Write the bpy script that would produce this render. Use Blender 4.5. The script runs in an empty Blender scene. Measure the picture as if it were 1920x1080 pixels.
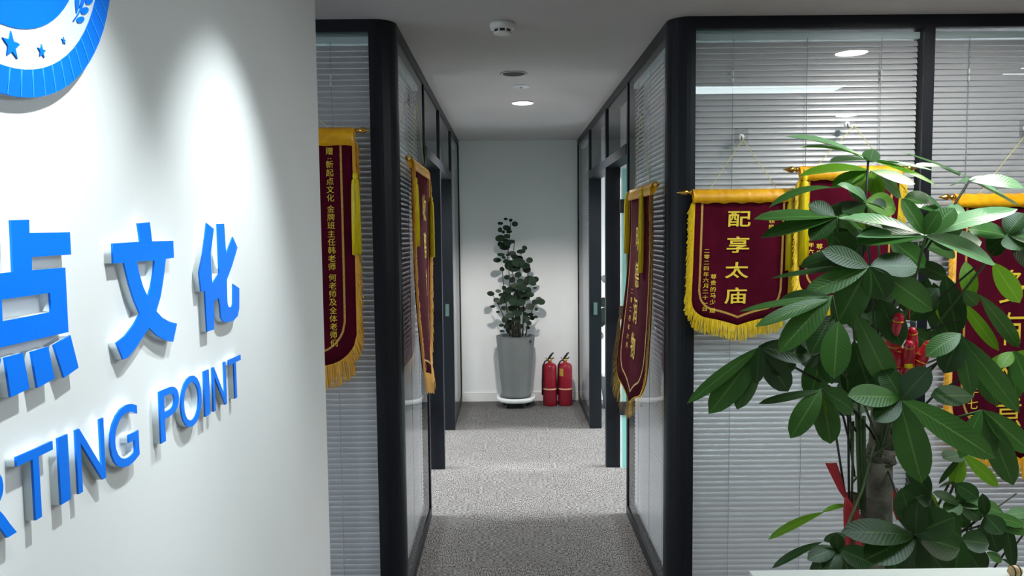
import bpy, math, random
import numpy as np
from mathutils import Vector, Matrix
random.seed(7)
SC = bpy.context.scene
COL = SC.collection

# ------------------------------------------------------------------ camera
FPX, HC, ROLL, VX, VY = 1440.0, 1.63, 0.010, 951.0, 436.0
_c, _s = math.cos(ROLL), math.sin(ROLL)
_ex = _c*(VX-960) - _s*(VY-540); _ey = _s*(VX-960) + _c*(VY-540)
_yaw = math.atan(-_ex/FPX); _p = math.atan(-_ey/FPX*math.cos(_yaw))
FW = Vector((math.sin(_yaw)*math.cos(_p), math.cos(_yaw)*math.cos(_p), -math.sin(_p)))
R0 = Vector((math.cos(_yaw), -math.sin(_yaw), 0)); D0 = -(R0.cross(FW))
CAM = Vector((0, 0, HC))
IR = R0*_c + D0*_s; ID = D0*_c - R0*_s
cd = bpy.data.cameras.new('camera'); cam = bpy.data.objects.new('camera', cd); COL.objects.link(cam)
M = Matrix((( IR.x, -ID.x, -FW.x, 0), (IR.y, -ID.y, -FW.y, 0), (IR.z, -ID.z, -FW.z, HC), (0, 0, 0, 1)))
cam.matrix_world = M
cd.sensor_width = 36; cd.lens = 36*FPX/1920; cd.clip_start = .02
SC.camera = cam

# ------------------------------------------------------------------ view + world
SC.view_settings.view_transform = 'Standard'; SC.view_settings.look = 'None'
SC.view_settings.exposure = 1.1; SC.view_settings.gamma = 1.0
SC.view_settings.use_curve_mapping = False
SC.cycles.max_bounces = 10; SC.cycles.transparent_max_bounces = 24
w = bpy.data.worlds.new('sky'); SC.world = w; w.use_nodes = True
w.node_tree.nodes['Background'].inputs[0].default_value = (.75, .87, 1, 1)
w.node_tree.nodes['Background'].inputs[1].default_value = 1.0

def lamp(name, kind, loc, energy, color=(1, 1, 1), rot=(0, 0, 0), **kw):
    l = bpy.data.lights.new(name, kind); l.energy = energy; l.color = color
    for k, v in kw.items(): setattr(l, k, v)
    o = bpy.data.objects.new(name, l); COL.objects.link(o); o.location = loc; o.rotation_euler = rot
    return o
# daylight through the office windows (left and right of the corridor)
E_WIN = 92
for sx in (-1, 1):
    for yc, wd in ((4.55, 1.3), (6.0, 1.2)):
        lamp('window_daylight', 'AREA', (sx*4.28, yc, 1.55), E_WIN, (.92, .96, 1), (0, sx*(math.pi/2-.6), 0), spread=1.5, shape='RECTANGLE', size=1.7, size_y=wd)
# wall-washer spots over the logo wall
E_SPOT = 33
for yc in (1.66, .99, .32):
    lamp('spot_beam', 'SPOT', (-.12, yc, 2.47), E_SPOT, (.88, .985, 1), (0, math.radians(22), 0), spot_size=math.radians(58), spot_blend=1., shadow_soft_size=.02)
E_DOWN, E_PANEL, E_CORR = 130, 10, 14

_dl = FW*FPX + R0*(_c*(980-960) - _s*(192-540)) + D0*(_s*(980-960) + _c*(192-540))
_q = CAM + _dl*((2.5-HC)/_dl.z)
lamp('corridor_downlight_beam', 'SPOT', (_q.x, _q.y, 2.485), 105, (1, .95, .90), spot_size=math.radians(138), spot_blend=.35, shadow_soft_size=.06)
# ------------------------------------------------------------------ helpers
def ray(px, py):
    X, Y = px-960, py-540
    return FW*FPX + R0*(_c*X - _s*Y) + D0*(_s*X + _c*Y)
def at_y(px, py, Y): d = ray(px, py); return CAM + d*(Y/d.y)
def at_x(px, py, X): d = ray(px, py); return CAM + d*(X/d.x)
def at_z(px, py, Z): d = ray(px, py); return CAM + d*((Z-HC)/d.z)

MATS = {}
def mat(name, color=(.8, .8, .8), rough=.5, metal=0., spec=.5, emit=None, estr=0., noise=None, bump=None, sheen=0., coat=0., transl=0.):
    if name in MATS: return MATS[name]
    m = bpy.data.materials.new(name); m.use_nodes = True; nt = m.node_tree; N = nt.nodes; L = nt.links
    b = N['Principled BSDF']; b.inputs['Base Color'].default_value = (*color, 1)
    b.inputs['Roughness'].default_value = rough; b.inputs['Metallic'].default_value = metal
    b.inputs['Specular IOR Level'].default_value = spec; b.inputs['Sheen Weight'].default_value = sheen
    b.inputs['Coat Weight'].default_value = coat
    if emit:
        b.inputs['Emission Color'].default_value = (*emit, 1); b.inputs['Emission Strength'].default_value = estr
    if noise or bump:
        tc = N.new('ShaderNodeTexCoord')
    if noise:                                # (scale, darker factor, stretch)
        sc, amt, st = noise
        mp = N.new('ShaderNodeMapping'); mp.inputs['Scale'].default_value = st; L.new(tc.outputs['Object'], mp.inputs[0])
        nz = N.new('ShaderNodeTexNoise'); nz.inputs['Scale'].default_value = sc; nz.inputs['Detail'].default_value = 4; L.new(mp.outputs[0], nz.inputs[0])
        mr = N.new('ShaderNodeMapRange'); mr.inputs[1].default_value = .3; mr.inputs[2].default_value = .7; L.new(nz.outputs[0], mr.inputs[0])
        mx = N.new('ShaderNodeMix'); mx.data_type = 'RGBA'
        mx.inputs['A'].default_value = (*[c*(1-amt) for c in color], 1); mx.inputs['B'].default_value = (*[min(1, c*(1+amt)) for c in color], 1)
        L.new(mr.outputs[0], mx.inputs['Factor']); L.new(mx.outputs['Result'], b.inputs['Base Color'])
    if bump:
        bs, bst = bump
        n2 = N.new('ShaderNodeTexNoise'); n2.inputs['Scale'].default_value = bs; n2.inputs['Detail'].default_value = 3; L.new(tc.outputs['Object'], n2.inputs[0])
        bp = N.new('ShaderNodeBump'); bp.inputs['Strength'].default_value = bst; bp.inputs['Distance'].default_value = .01
        L.new(n2.outputs[0], bp.inputs['Height']); L.new(bp.outputs[0], b.inputs['Normal'])
    MATS[name] = m; return m
def glass_mat(name, tint=(.93, .96, .96), ior=1.5, rough=.0, refl=1.0):
    m = bpy.data.materials.new(name); m.use_nodes = True; nt = m.node_tree; N = nt.nodes; L = nt.links
    N.remove(N['Principled BSDF']); out = N['Material Output']
    tr = N.new('ShaderNodeBsdfTransparent'); tr.inputs[0].default_value = (*tint, 1)
    gl = N.new('ShaderNodeBsdfGlossy'); gl.inputs['Roughness'].default_value = rough
    fr = N.new('ShaderNodeFresnel'); fr.inputs[0].default_value = ior
    ge = N.new('ShaderNodeNewGeometry'); mu = N.new('ShaderNodeMath'); mu.operation = 'SUBTRACT'; mu.inputs[0].default_value = refl
    L.new(ge.outputs['Backfacing'], mu.inputs[1])
    m2 = N.new('ShaderNodeMath'); m2.operation = 'MULTIPLY'; m2.use_clamp = True; L.new(fr.outputs[0], m2.inputs[0]); L.new(mu.outputs[0], m2.inputs[1])
    mx = N.new('ShaderNodeMixShader'); L.new(m2.outputs[0], mx.inputs[0]); L.new(tr.outputs[0], mx.inputs[1]); L.new(gl.outputs[0], mx.inputs[2])
    L.new(mx.outputs[0], out.inputs[0]); MATS[name] = m; return m

class MB:
    def __init__(s): s.v = []; s.f = []
    def quad(s, a, b, c, d):
        n = len(s.v); s.v += [tuple(a), tuple(b), tuple(c), tuple(d)]; s.f.append((n, n+1, n+2, n+3)); return s
    def box(s, x0, x1, y0, y1, z0, z1):
        n = len(s.v)
        s.v += [(x, y, z) for z in (z0, z1) for x, y in ((x0, y0), (x1, y0), (x1, y1), (x0, y1))]
        s.f += [tuple(n+i for i in q) for q in ((3, 2, 1, 0), (4, 5, 6, 7), (0, 1, 5, 4), (1, 2, 6, 5), (2, 3, 7, 6), (3, 0, 4, 7))]; return s
    def prism(s, pts, z0, z1):
        n = len(s.v); k = len(pts)
        s.v += [(x, y, z0) for x, y in pts] + [(x, y, z1) for x, y in pts]
        s.f += [tuple(n+i for i in reversed(range(k))), tuple(n+k+i for i in range(k))]
        s.f += [(n+i, n+(i+1) % k, n+k+(i+1) % k, n+k+i) for i in range(k)]; return s
    def lathe(s, prof, seg=16, c=(0, 0, 0), axis='z', cap=True, ph=0):
        n = len(s.v); k = len(prof)
        for r, h in prof:
            for i in range(seg):
                a = ph+2*math.pi*i/seg; p = (r*math.cos(a), r*math.sin(a), h)
                if axis == 'x': p = (p[2], p[0], p[1])
                if axis == 'y': p = (p[1], p[2], p[0])
                s.v.append((p[0]+c[0], p[1]+c[1], p[2]+c[2]))
        for j in range(k-1):
            for i in range(seg):
                s.f.append((n+j*seg+i, n+j*seg+(i+1) % seg, n+(j+1)*seg+(i+1) % seg, n+(j+1)*seg+i))
        if cap:
            s.f.append(tuple(n+i for i in reversed(range(seg)))); s.f.append(tuple(n+(k-1)*seg+i for i in range(seg)))
        return s
    def tube(s, pts, r, seg=6):
        pts = [Vector(p) for p in pts]; rr = r if isinstance(r, (list, tuple)) else [r]*len(pts)
        n = len(s.v); prev = None
        for i, p in enumerate(pts):
            t = (pts[min(i+1, len(pts)-1)] - pts[max(i-1, 0)]).normalized()
            if prev is None:
                a = t.cross(Vector((0, 0, 1)));
                if a.length < 1e-3: a = t.cross(Vector((1, 0, 0)))
            else: a = prev - t*prev.dot(t)
            a.normalize(); prev = a; b = t.cross(a)
            for j in range(seg):
                q = 2*math.pi*j/seg; s.v.append(tuple(p + (a*math.cos(q)+b*math.sin(q))*rr[i]))
        for i in range(len(pts)-1):
            for j in range(seg):
                s.f.append((n+i*seg+j, n+i*seg+(j+1) % seg, n+(i+1)*seg+(j+1) % seg, n+(i+1)*seg+j))
        s.f.append(tuple(n+j for j in reversed(range(seg)))); s.f.append(tuple(n+(len(pts)-1)*seg+j for j in range(seg)))
        return s
    def mesh(s, name, m, smooth=False):
        me = bpy.data.meshes.new(name); me.from_pydata(s.v, [], s.f); me.materials.append(m)
        if smooth: me.polygons.foreach_set('use_smooth', [True]*len(me.polygons))
        me.update(); return me
    def build(s, name, m, parent=None, smooth=False, loc=None):
        return put(name, s.mesh(name, m, smooth), parent, loc)
def put(name, me, parent=None, loc=None):
    o = bpy.data.objects.new(name, me); COL.objects.link(o)
    if parent: o.parent = parent
    if loc is not None: o.location = loc
    return o
def tag(o, label=None, cat=None, group=None, kind=None):
    if label: o['label'] = label
    if cat: o['category'] = cat
    if group: o['group'] = group
    if kind: o['kind'] = kind
    return o
def thing(name, label, cat, loc=(0, 0, 0), rz=0, group=None):
    o = bpy.data.objects.new(name, None); COL.objects.link(o); o.location = loc; o.rotation_euler = (0, 0, rz)
    o.empty_display_size = .05
    return tag(o, label, cat, group)
def struct(name, loc=(0, 0, 0), label=None):
    o = bpy.data.objects.new(name, None); COL.objects.link(o); o.location = loc; o['kind'] = 'structure'
    if label: o['label'] = label
    return o
def poly_mesh(name, splines, depth, m):
    """flat shape with holes from closed outlines, thickness depth centred on z=0"""
    cu = bpy.data.curves.new(name, 'CURVE'); cu.dimensions = '2D'; cu.fill_mode = 'BOTH'; cu.extrude = depth/2
    for pts in splines:
        sp = cu.splines.new('POLY'); sp.points.add(len(pts)-1)
        for i, p in enumerate(pts): sp.points[i].co = (p[0], p[1], 0, 1)
        sp.use_cyclic_u = True
    o = bpy.data.objects.new(name, cu); me = bpy.data.meshes.new_from_object(o)
    bpy.data.objects.remove(o); bpy.data.curves.remove(cu)
    me.name = name; me.materials.clear(); me.materials.append(m); return me
_tc = {}
def text_pts(ch, bold=0., res=3):
    """outline of one character as triangles in a unit em box centred on its bounding box"""
    key = (ch, bold, res)
    if key not in _tc:
        cu = bpy.data.curves.new('t', 'FONT'); cu.body = ch; cu.size = 1; cu.offset = bold; cu.resolution_u = res; cu.fill_mode = 'FRONT'
        o = bpy.data.objects.new('t', cu); me = bpy.data.meshes.new_from_object(o)
        V = [(v.co.x, v.co.y) for v in me.vertices]; F = [tuple(p.vertices) for p in me.polygons]
        bpy.data.objects.remove(o); bpy.data.curves.remove(cu); bpy.data.meshes.remove(me)
        _tc[key] = (V, F)
    return _tc[key]

# ------------------------------------------------------------------ materials
WHITE = mat('white_wall_paint', (.87, .875, .875), .55, noise=(3, .015, (1, 1, 1)), bump=(60, .03))
GREYW = mat('grey_lobby_wall_paint', (.42, .40, .39), .6, noise=(3, .03, (1, 1, 1)))
CEIL = mat('ceiling_paint', (.57, .545, .535), .8, noise=(2, .03, (1, 1, 1)))
FRAME = mat('charcoal_metal_frame', (.008, .0095, .014), .42, spec=.3, noise=(30, .12, (1, 1, .1)))
GLASS = glass_mat('clear_partition_glass', (.95, .96, .965))
TEAL = glass_mat('green_tinted_door_glass', (.50, .78, .74))
def carpet_mat():
    m = bpy.data.materials.new('grey_loop_carpet'); m.use_nodes = True; N = m.node_tree.nodes; L = m.node_tree.links; b = N['Principled BSDF']
    tc = N.new('ShaderNodeTexCoord'); mp = N.new('ShaderNodeMapping'); mp.inputs['Scale'].default_value = (1, 3.2, 1); L.new(tc.outputs['Object'], mp.inputs[0])
    n1 = N.new('ShaderNodeTexNoise'); n1.inputs['Scale'].default_value = 60; n1.inputs['Detail'].default_value = 3; n1.inputs['Roughness'].default_value = .7; L.new(mp.outputs[0], n1.inputs[0])
    n2 = N.new('ShaderNodeTexNoise'); n2.inputs['Scale'].default_value = 9; n2.inputs['Detail'].default_value = 2; L.new(tc.outputs['Object'], n2.inputs[0])
    cr = N.new('ShaderNodeValToRGB'); cr.color_ramp.elements[0].position = .40; cr.color_ramp.elements[0].color = (.022, .020, .019, 1)
    cr.color_ramp.elements[1].position = .60; cr.color_ramp.elements[1].color = (.29, .275, .265, 1)
    L.new(n1.outputs[0], cr.inputs[0])
    mx = N.new('ShaderNodeMix'); mx.data_type = 'RGBA'; mx.blend_type = 'MULTIPLY'; mx.inputs['Factor'].default_value = .35
    L.new(cr.outputs[0], mx.inputs['A']); L.new(n2.outputs[0], mx.inputs['B']); L.new(mx.outputs['Result'], b.inputs['Base Color'])
    b.inputs['Roughness'].default_value = .95; b.inputs['Specular IOR Level'].default_value = .1
    bp = N.new('ShaderNodeBump'); bp.inputs['Strength'].default_value = .6; bp.inputs['Distance'].default_value = .004; L.new(n1.outputs[0], bp.inputs['Height']); L.new(bp.outputs[0], b.inputs['Normal'])
    MATS['carpet'] = m; return m
CARPET = carpet_mat()
SLAT = mat('silver_grey_blind_slat', (.55, .545, .55), .36, metal=.15)
HEADRAIL = mat('pale_teal_head_rail', (.62, .74, .73), .35)
CORD = mat('grey_ladder_cord', (.30, .31, .33), .7)
BLUE = mat('blue_acrylic_face', (.0, .21, 1.0), .35, spec=.25)
BLUE2 = mat('deep_blue_emblem_face', (.0, .19, .93), .35, spec=.25)
PALEBLUE = mat('pale_blue_line', (.05, .42, .9), .3)
EMBWHITE = mat('white_emblem_face', (.74, .82, .86), .25)
ACRYL = mat('clear_acrylic_edge', (.80, .88, .90), .12, spec=.8)
VELVET = mat('maroon_velvet', (.085, .004, .016), 1., spec=.08, noise=(14, .18, (1, 1, .6)))
SATIN = mat('orange_gold_satin', (1., .43, .004), .38, noise=(10, .22, (2, 1, 3)), bump=(9, .35))
FRINGE = mat('yellow_gold_fringe', (.98, .58, .004), .5, noise=(60, .28, (4, 4, .3)))
FRINGE_O = mat('orange_gold_fringe', (.95, .42, .015), .5, noise=(60, .28, (4, 4, .3)))
TASSEL = mat('yellow_tassel_thread', (.98, .64, .0), .5, noise=(90, .3, (5, 5, .2)))
GOLDTHREAD = mat('gold_braid', (.68, .40, .09), .42, metal=.35, noise=(120, .2, (1, 1, 1)))
GOLDPRINT = mat('gold_lettering', (.93, .66, .05), .5)
BRASS = mat('polished_brass', (.80, .47, .10), .2, metal=1.)
STRING = mat('yellow_cotton_string', (.72, .66, .25), .8)
HOOKM = mat('clear_plastic_hook', (.82, .84, .84), .1, spec=.9)
STEEL = mat('bright_steel', (.45, .46, .47), .35, metal=1.)
PLASTW = mat('white_plastic', (.78, .78, .75), .45)
BLACK = mat('black_plastic', (.012, .012, .013), .45)

# ------------------------------------------------------------------ structure
XL, XR, YF, YE, H, T = -.452, .673, 3.19, 7.36, 2.5, .09
Y1, Y2, Y3 = 4.325, 5.245, 6.30
floor = MB().box(-5, 5, -2.6, 8, -.12, -.008).build('floor', CARPET); tag(floor, kind='structure')
tile_me = MB().box(-.2495, .2495, -.2495, .2495, -.008, 0).mesh('carpet_tile', CARPET)
k = 0
for ix in range(-2, 4):
    for iy in range(10):
        o = put('carpet_tile', tile_me, floor, (.0425+.505*ix*.9901, 2.90+.5*iy, 0))
        o.rotation_euler = (0, 0, ((ix+iy) % 2)*math.pi/2 + (math.pi if (ix*3+iy) % 4 == 1 else 0)); k += 1
ceil = MB().box(-5, 5, -2.6, 8, H, H+.1).build('ceiling', CEIL); tag(ceil, kind='structure')
tag(MB().box(-.78, -.604, -2.6, 2.505, 0, H).build('wall_left', WHITE), 'white painted wall carrying the blue raised sign lettering', kind='structure')
tag(MB().box(-4.4, 4.4, YE, YE+.12, 0, H).build('wall_back', WHITE), kind='structure')
tag(MB().box(-5, 5, -2.6, -2.5, 0, H).build('wall_behind', GREYW), kind='structure')
tag(MB().box(4.3, 4.4, -2.5, YF, 0, H).build('wall_right', GREYW), kind='structure')
tag(MB().box(XL-.06, XR+.06, YE-.012, YE, 0, .085).build('baseboard_back', mat('white_baseboard', (.8, .79, .77), .4)), kind='structure')
tag(MB().box(XR+T+.005, 4.4, 5.20, 5.28, 0, H).build('wall_office_right', WHITE), kind='structure')
tag(MB().box(-4.4, XL-T-.005, 5.20, 5.28, 0, H).build('wall_office_left', WHITE), kind='structure')
# office outer walls with real window openings
for sx, side in ((-1, 'left'), (1, 'right')):
    b = MB(); X0, X1 = sorted((sx*4.2, sx*4.3))
    b.box(X0, X1, YF, YE, 0, .7); b.box(X0, X1, YF, YE, 2.4, H)
    for a, c in ((YF, 3.9), (5.2, 5.4), (6.6, YE)): b.box(X0, X1, a, c, .7, 2.4)
    tag(b.build('wall_outer_'+side, WHITE), kind='structure')
wn = 1
for sx in (-1, 1):
    for y0, y1 in ((3.9, 5.2), (5.4, 6.6)):
        r = struct('window_%d' % wn, (sx*4.25, (y0+y1)/2, .7)); wn += 1
        hw = (y1-y0)/2; f = MB()
        for a, c, d, e in ((-hw, hw, 0, .05), (-hw, hw, 1.65, 1.7), (-hw, -hw+.05, .05, 1.65), (hw-.05, hw, .05, 1.65), (-.025, .025, .05, 1.65)): f.box(-.03, .03, a, c, d, e)
        f.build('window_frame', FRAME, r)
        for a, c in ((-hw+.05, -.025), (.025, hw-.05)): MB().box(-.003, .003, a, c, .05, 1.65).build('pane', GLASS, r)

# --- partitions: frames, panes
FT, FB = .05, .055       # top and bottom rail heights
def corner_post(parent, cx, sx):
    """quarter-round post; (cx, YF) is the outer corner, sx = +1 when the partition runs to +x"""
    r = .085; pts = []
    for i in range(9):
        a = math.pi/2*i/8
        pts.append((cx+sx*(r-r*math.cos(a)), YF+r-r*math.sin(a)))
    pts += [(cx+sx*.105, YF), (cx+sx*.105, YF+T), (cx+sx*T, YF+.105), (cx, YF+.105)]
    if sx < 0: pts = pts[::-1]
    pts = pts[::-1] if False else pts
    b = MB().prism(pts, 0, H); o = b.build('corner_post', FRAME, parent)
    for p in o.data.polygons: p.use_smooth = False
    return o
def front_partition(name, cx, sx, xs):
    r = struct(name, (0, 0, 0), 'charcoal framed double-glazed office partition')
    corner_post(r, cx, sx)
    x_end = xs[-1][1]
    a, c = sorted((cx+sx*.105, x_end))
    MB().box(a, c, YF, YF+T, H-FT, H).build('top_rail', FRAME, r); MB().box(a, c, YF, YF+T, 0, FB).build('bottom_rail', FRAME, r)
    for i, (m0, m1) in enumerate(xs[1:]):
        q = sorted((m0, m1)); MB().box(q[0], q[1], YF-.003, YF+T, FB, H-FT).build('mullion', FRAME, r)
    pa = cx+sx*.105
    for i, (m0, m1) in enumerate(xs[1:]):
        q = sorted((pa, m0)); 
        for yy in (YF+.004, YF+T-.010):
            MB().box(q[0], q[1], yy, yy+.006, FB, H-FT).build('glass_pane', GLASS, r)
        pa = m1
    return r
front_partition('wall_front_right', XR, 1, [(0, XR+.105), (1.714, 1.755), (2.70, 2.742), (3.69, 3.73), (4.25, 4.3)])
front_partition('wall_front_left', XL, -1, [(0, XL-.105), (-1.50, -1.54), (-2.5, -2.54), (-4.16, -4.2)])
HD = 2.06                # door head height
def side_partition(name, X, sx):
    r = struct(name, (0, 0, 0), 'charcoal framed glass corridor partition with doorways')
    def bx(n, m, x0, x1, y0, y1, z0, z1):
        q = sorted((X+sx*x0, X+sx*x1)); return MB().box(q[0], q[1], y0, y1, z0, z1).build(n, m, r)
    ys = YF+.105
    bx('top_rail', FRAME, 0, T, ys, YE, H-FT, H)
    bx('bottom_rail', FRAME, 0, T, ys, Y1-.018, 0, FB); bx('bottom_rail', FRAME, 0, T, Y3+.03, YE, 0, FB)
    bx('mullion', FRAME, 0, T, Y1-.018, Y1+.018, 0, H-FT)
    bx('mullion', FRAME, -.004, T+.004, Y2-.03, Y2+.03, 0, H-FT)
    bx('mullion', FRAME, -.004, T+.004, Y3-.03, Y3+.03, 0, H-FT)
    bx('end_stile', FRAME, 0, T, YE-.03, YE, FB, H-FT)
    for a, c in ((Y1+.018, Y2-.03), (Y2+.03, Y3-.03)):
        bx('door_head', FRAME, -.004, T+.004, a, c, HD, HD+.06)
        for o0 in (.006, T-.012): bx('transom_pane', GLASS, o0, o0+.006, a, c, HD+.06, H-FT)
    for a, c in ((ys, Y1-.018), (Y3+.03, YE-.03)):
        for o0 in (.006, T-.012): bx('glass_pane', GLASS, o0, o0+.006, a, c, FB, H-FT)
    # strike plate on the far jamb of the second doorway
    q = sorted((X+sx*.03, X+sx*.06)); MB().box(q[0], q[1], Y3-.034, Y3-.029, .95, 1.05).build('strike_plate', STEEL, r)
    return r
side_partition('wall_corridor_left', XL, -1)
side_partition('wall_corridor_right', XR, 1)
# --- open glass doors
dn = 1
for X, sx, wd in ((XL, -1, 'left'), (XR, 1, 'right')):
    # first door hangs on the far jamb and stands open at a right angle, into the office
    r = struct('door_%d' % dn, (X+sx*(T+.01), Y2-.05, 0), 'green tinted glass door standing open into the %s office' % wd); dn += 1
    q = sorted((sx*.006, sx*.86)); MB().box(q[0], q[1], -.005, .005, .01, HD-.01).build('glass_leaf', TEAL, r)
    for zz in (.42, 1.08, 1.80):
        q = sorted((sx*-.012, sx*.062)); MB().box(q[0], q[1], -.016, .014, zz-.045, zz+.045).build('hinge', BLACK, r)
    q = sorted((sx*.78, sx*.80)); MB().tube([(sx*.79, -.045, .85), (sx*.79, -.045, 1.25)], .01, 8).tube([(sx*.79, -.045, .9), (sx*.79, .0, .9)], .006).tube([(sx*.79, -.045, 1.2), (sx*.79, 0, 1.2)], .006).build('handle', STEEL, r, True)
    # second door hangs on the near jamb, folded back along the dividing wall
    r = struct('door_%d' % dn, (X+sx*(T+.01), Y2+.055, 0), 'green tinted glass door folded back against the %s office wall' % wd); dn += 1
    q = sorted((sx*.006, sx*.86)); MB().box(q[0], q[1], -.005, .005, .01, HD-.01).build('glass_leaf', TEAL, r)
    for zz in (.42, 1.08, 1.80):
        q = sorted((sx*-.012, sx*.062)); MB().box(q[0], q[1], -.012, .014, zz-.045, zz+.045).build('hinge', BLACK, r)

# ------------------------------------------------------------------ venetian blinds
PITCH = .0234
def blind(label, x0, x1, y, z_top, z_bot, rz=0, org=None, group=None, flip=1, cords=(.17, .5, .83)):
    """blind hanging in the local xz plane, slats along local x"""
    wd = x1-x0
    t = thing('venetian_blind', label, 'blind', org or ((x0+x1)/2, y, z_top), rz, group)
    t.location.z = z_top
    MB().box(-wd/2, wd/2, -.014, .014, -.026, 0).build('head_rail', HEADRAIL, t)
    me = bpy.data.meshes.new('slat'); hw = wd/2-.004; tilt = math.radians(62); vs = []; fs = []
    for i in range(5):
        u = (i/4-.5)*.0278; sag = .0034*(1-(2*(i/4)-1)**2)
        yy = u*math.cos(tilt) - sag*math.sin(tilt); zz = u*math.sin(tilt) + sag*math.cos(tilt)
        vs += [(-hw, yy, zz), (hw, yy, zz)]
    fs = [(2*i, 2*i+1, 2*i+3, 2*i+2) for i in range(4)]
    me.from_pydata(vs, [], fs); me.materials.append(SLAT); me.polygons.foreach_set('use_smooth', [True]*4)
    n = int((z_top-z_bot-.06)/PITCH)
    for i in range(n): put('slat', me, t, (0, 0, -.043-PITCH*i))
    MB().box(-hw, hw, -.010, .010, z_bot-z_top, z_bot-z_top+.018).build('bottom_rail', mat('dark_grey_blind_rail', (.10, .10, .105), .45), t)
    for c in cords:
        x = -wd/2+wd*c
        MB().tube([(x, -.015, -.02), (x, -.015, z_bot-z_top+.01)], .0013, 4).build('ladder_cord', CORD, t)
        if c != .5:
            MB().lathe([(.001, 0), (.004, -.006), (.004, -.018), (.001, -.024)], 8, (x, -.017, -.15)).lathe([(.001, 0), (.004, -.006), (.004, -.018), (.001, -.024)], 8, (x, -.017, -.178)).build('cord_bead', HOOKM, t, True)
    return t
ZT, ZB, YB = H-FT-.012, FB+.004, YF+.047
blind('silver venetian blind behind the glass with the four large gold character pennant', XR+.108, 1.711, YB, ZT, ZB)
blind('silver venetian blind behind the glass beside the mullion behind the plant', 1.758, 2.697, YB, ZT, ZB)
blind('silver venetian blind behind the glass next to the white sign wall', -1.497, XL-.108, YB, ZT, ZB)
for X, sx, wdn in ((XL, -1, 'left'), (XR, 1, 'right')):
    xm = X+sx*.047
    blind('silver venetian blind inside the near glass panel of the %s corridor wall' % wdn, 0, Y1-.026-(YF+.113), 0, ZT, ZB, sx*-math.pi/2, (xm, (Y1-.026+YF+.113)/2, 0))
    blind('silver venetian blind inside the %s glass panel beside the end wall' % wdn, 0, YE-.038-(Y3+.038), 0, ZT, ZB, sx*-math.pi/2, (xm, (YE-.038+Y3+.038)/2, 0))

# ------------------------------------------------------------------ ceiling fixtures
def emis(name, col, s): return mat(name, (.9, .9, .9), .5, emit=col, estr=s)
def downlight(label, x, y, strength, col, r=.075, lit=True):
    t = thing('downlight', label, 'ceiling light', (x, y, H))
    b = MB(); b.lathe([(r+.012, 0), (r+.014, -.004), (r+.006, -.009), (r, -.007), (r, -.003), (r, 0)], 28, cap=False).build('trim_ring', PLASTW, t, True)
    MB().lathe([(r, -.001), (r, -.004)], 28).build('diffuser' if lit else 'dark_lens', emis('downlight_glow_%g' % strength, col, strength) if lit else BLACK, t)
    return t
p1 = (1.706, 2.54); p2 = (2.60, .46)
downlight('round recessed downlight over the tall leafy plant', p1[0], p1[1], E_DOWN, (1, .97, .92))
downlight('round recessed downlight over the lobby beyond the white counter', p2[0], p2[1], E_DOWN, (1, .97, .92))
t = thing('panel_light', 'long rectangular white panel light in the lobby ceiling', 'ceiling light', (1.46, 1.57, H))
MB().box(-.6, .6, -.13, .13, -.004, 0).build('diffuser', emis('panel_glow', (.80, .97, 1), E_PANEL), t)
f = MB()
for a in ((-.612, .612, -.142, -.13), (-.612, .612, .13, .142), (-.612, -.6, -.13, .13), (.6, .612, -.13, .13)): f.box(*a, -.006, 0)
f.build('frame', PLASTW, t)
for sx, wdn in ((-1, 'left'), (1, 'right')):  # unseen ceiling panels added to brighten the offices behind the glass
    for yy, nf in ((4.25, 'nearer'), (6.3, 'farther')):
        t = thing('panel_light', 'added unseen square panel light brightening the %s %s office' % (nf, wdn), 'ceiling light', (sx*3.1, yy, H))
        MB().box(-.29, .29, -.29, .29, -.004, 0).build('diffuser', emis('added_office_glow', (.92, .98, 1), 4.5), t)
        f = MB()
        for a in ((-.3, .3, -.3, -.29), (-.3, .3, .29, .3), (-.3, -.29, -.29, .29), (.29, .3, -.29, .29)): f.box(*a, -.006, 0)
        f.build('frame', PLASTW, t)
q = at_z(980, 192, H)
downlight('glowing round downlight in the corridor ceiling', q.x, q.y, E_CORR, (1, .86, .74), .068)
q = at_z(963, 138, H)
t = thing('recessed_vent', 'dark recessed round opening in the corridor ceiling', 'ceiling vent', (q.x, q.y, H))
MB().lathe([(.075, 0), (.077, -.003), (.066, -.005), (.062, -.002), (.062, 0)], 24, cap=False).build('rim', CEIL, t, True)
MB().lathe([(.062, -.0005), (.062, -.0015)], 24).build('recess_shade_disc', BLACK, t)  # flat black disc, painted shade for the inside of the recess
q = at_z(977, 161, H)
t = thing('ceiling_cover_plate', 'thin white round cover plate between dark opening and glowing downlight', 'cover plate', (q.x, q.y, H))
MB().lathe([(.05, 0), (.05, -.006), (.046, -.008)], 24).build('plate', mat('white_plate', (.9, .9, .9), .3), t)
MB().lathe([(.012, -.008), (.012, -.014)], 12).build('center_cap', STEEL, t)
q = at_z(942, 44, H)
t = thing('smoke_detector', 'cream round smoke detector with dark vents on the ceiling', 'smoke detector', (q.x, q.y, H))
MB().lathe([(.052, 0), (.054, -.012), (.050, -.024), (.044, -.027)], 28).build('base', PLASTW, t, True)
MB().lathe([(.036, -.027), (.036, -.038)], 24).build('vent_core', BLACK, t)
b = MB()
for i in range(8):
    a = 2*math.pi*(i+.5)/8; b.tube([(.037*math.cos(a), .037*math.sin(a), -.026), (.037*math.cos(a), .037*math.sin(a), -.039)], .004, 4)
b.build('vent_ribs', PLASTW, t)
MB().lathe([(.038, -.0375), (.034, -.044), (.018, -.048)], 24).build('cap', PLASTW, t, True)
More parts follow.
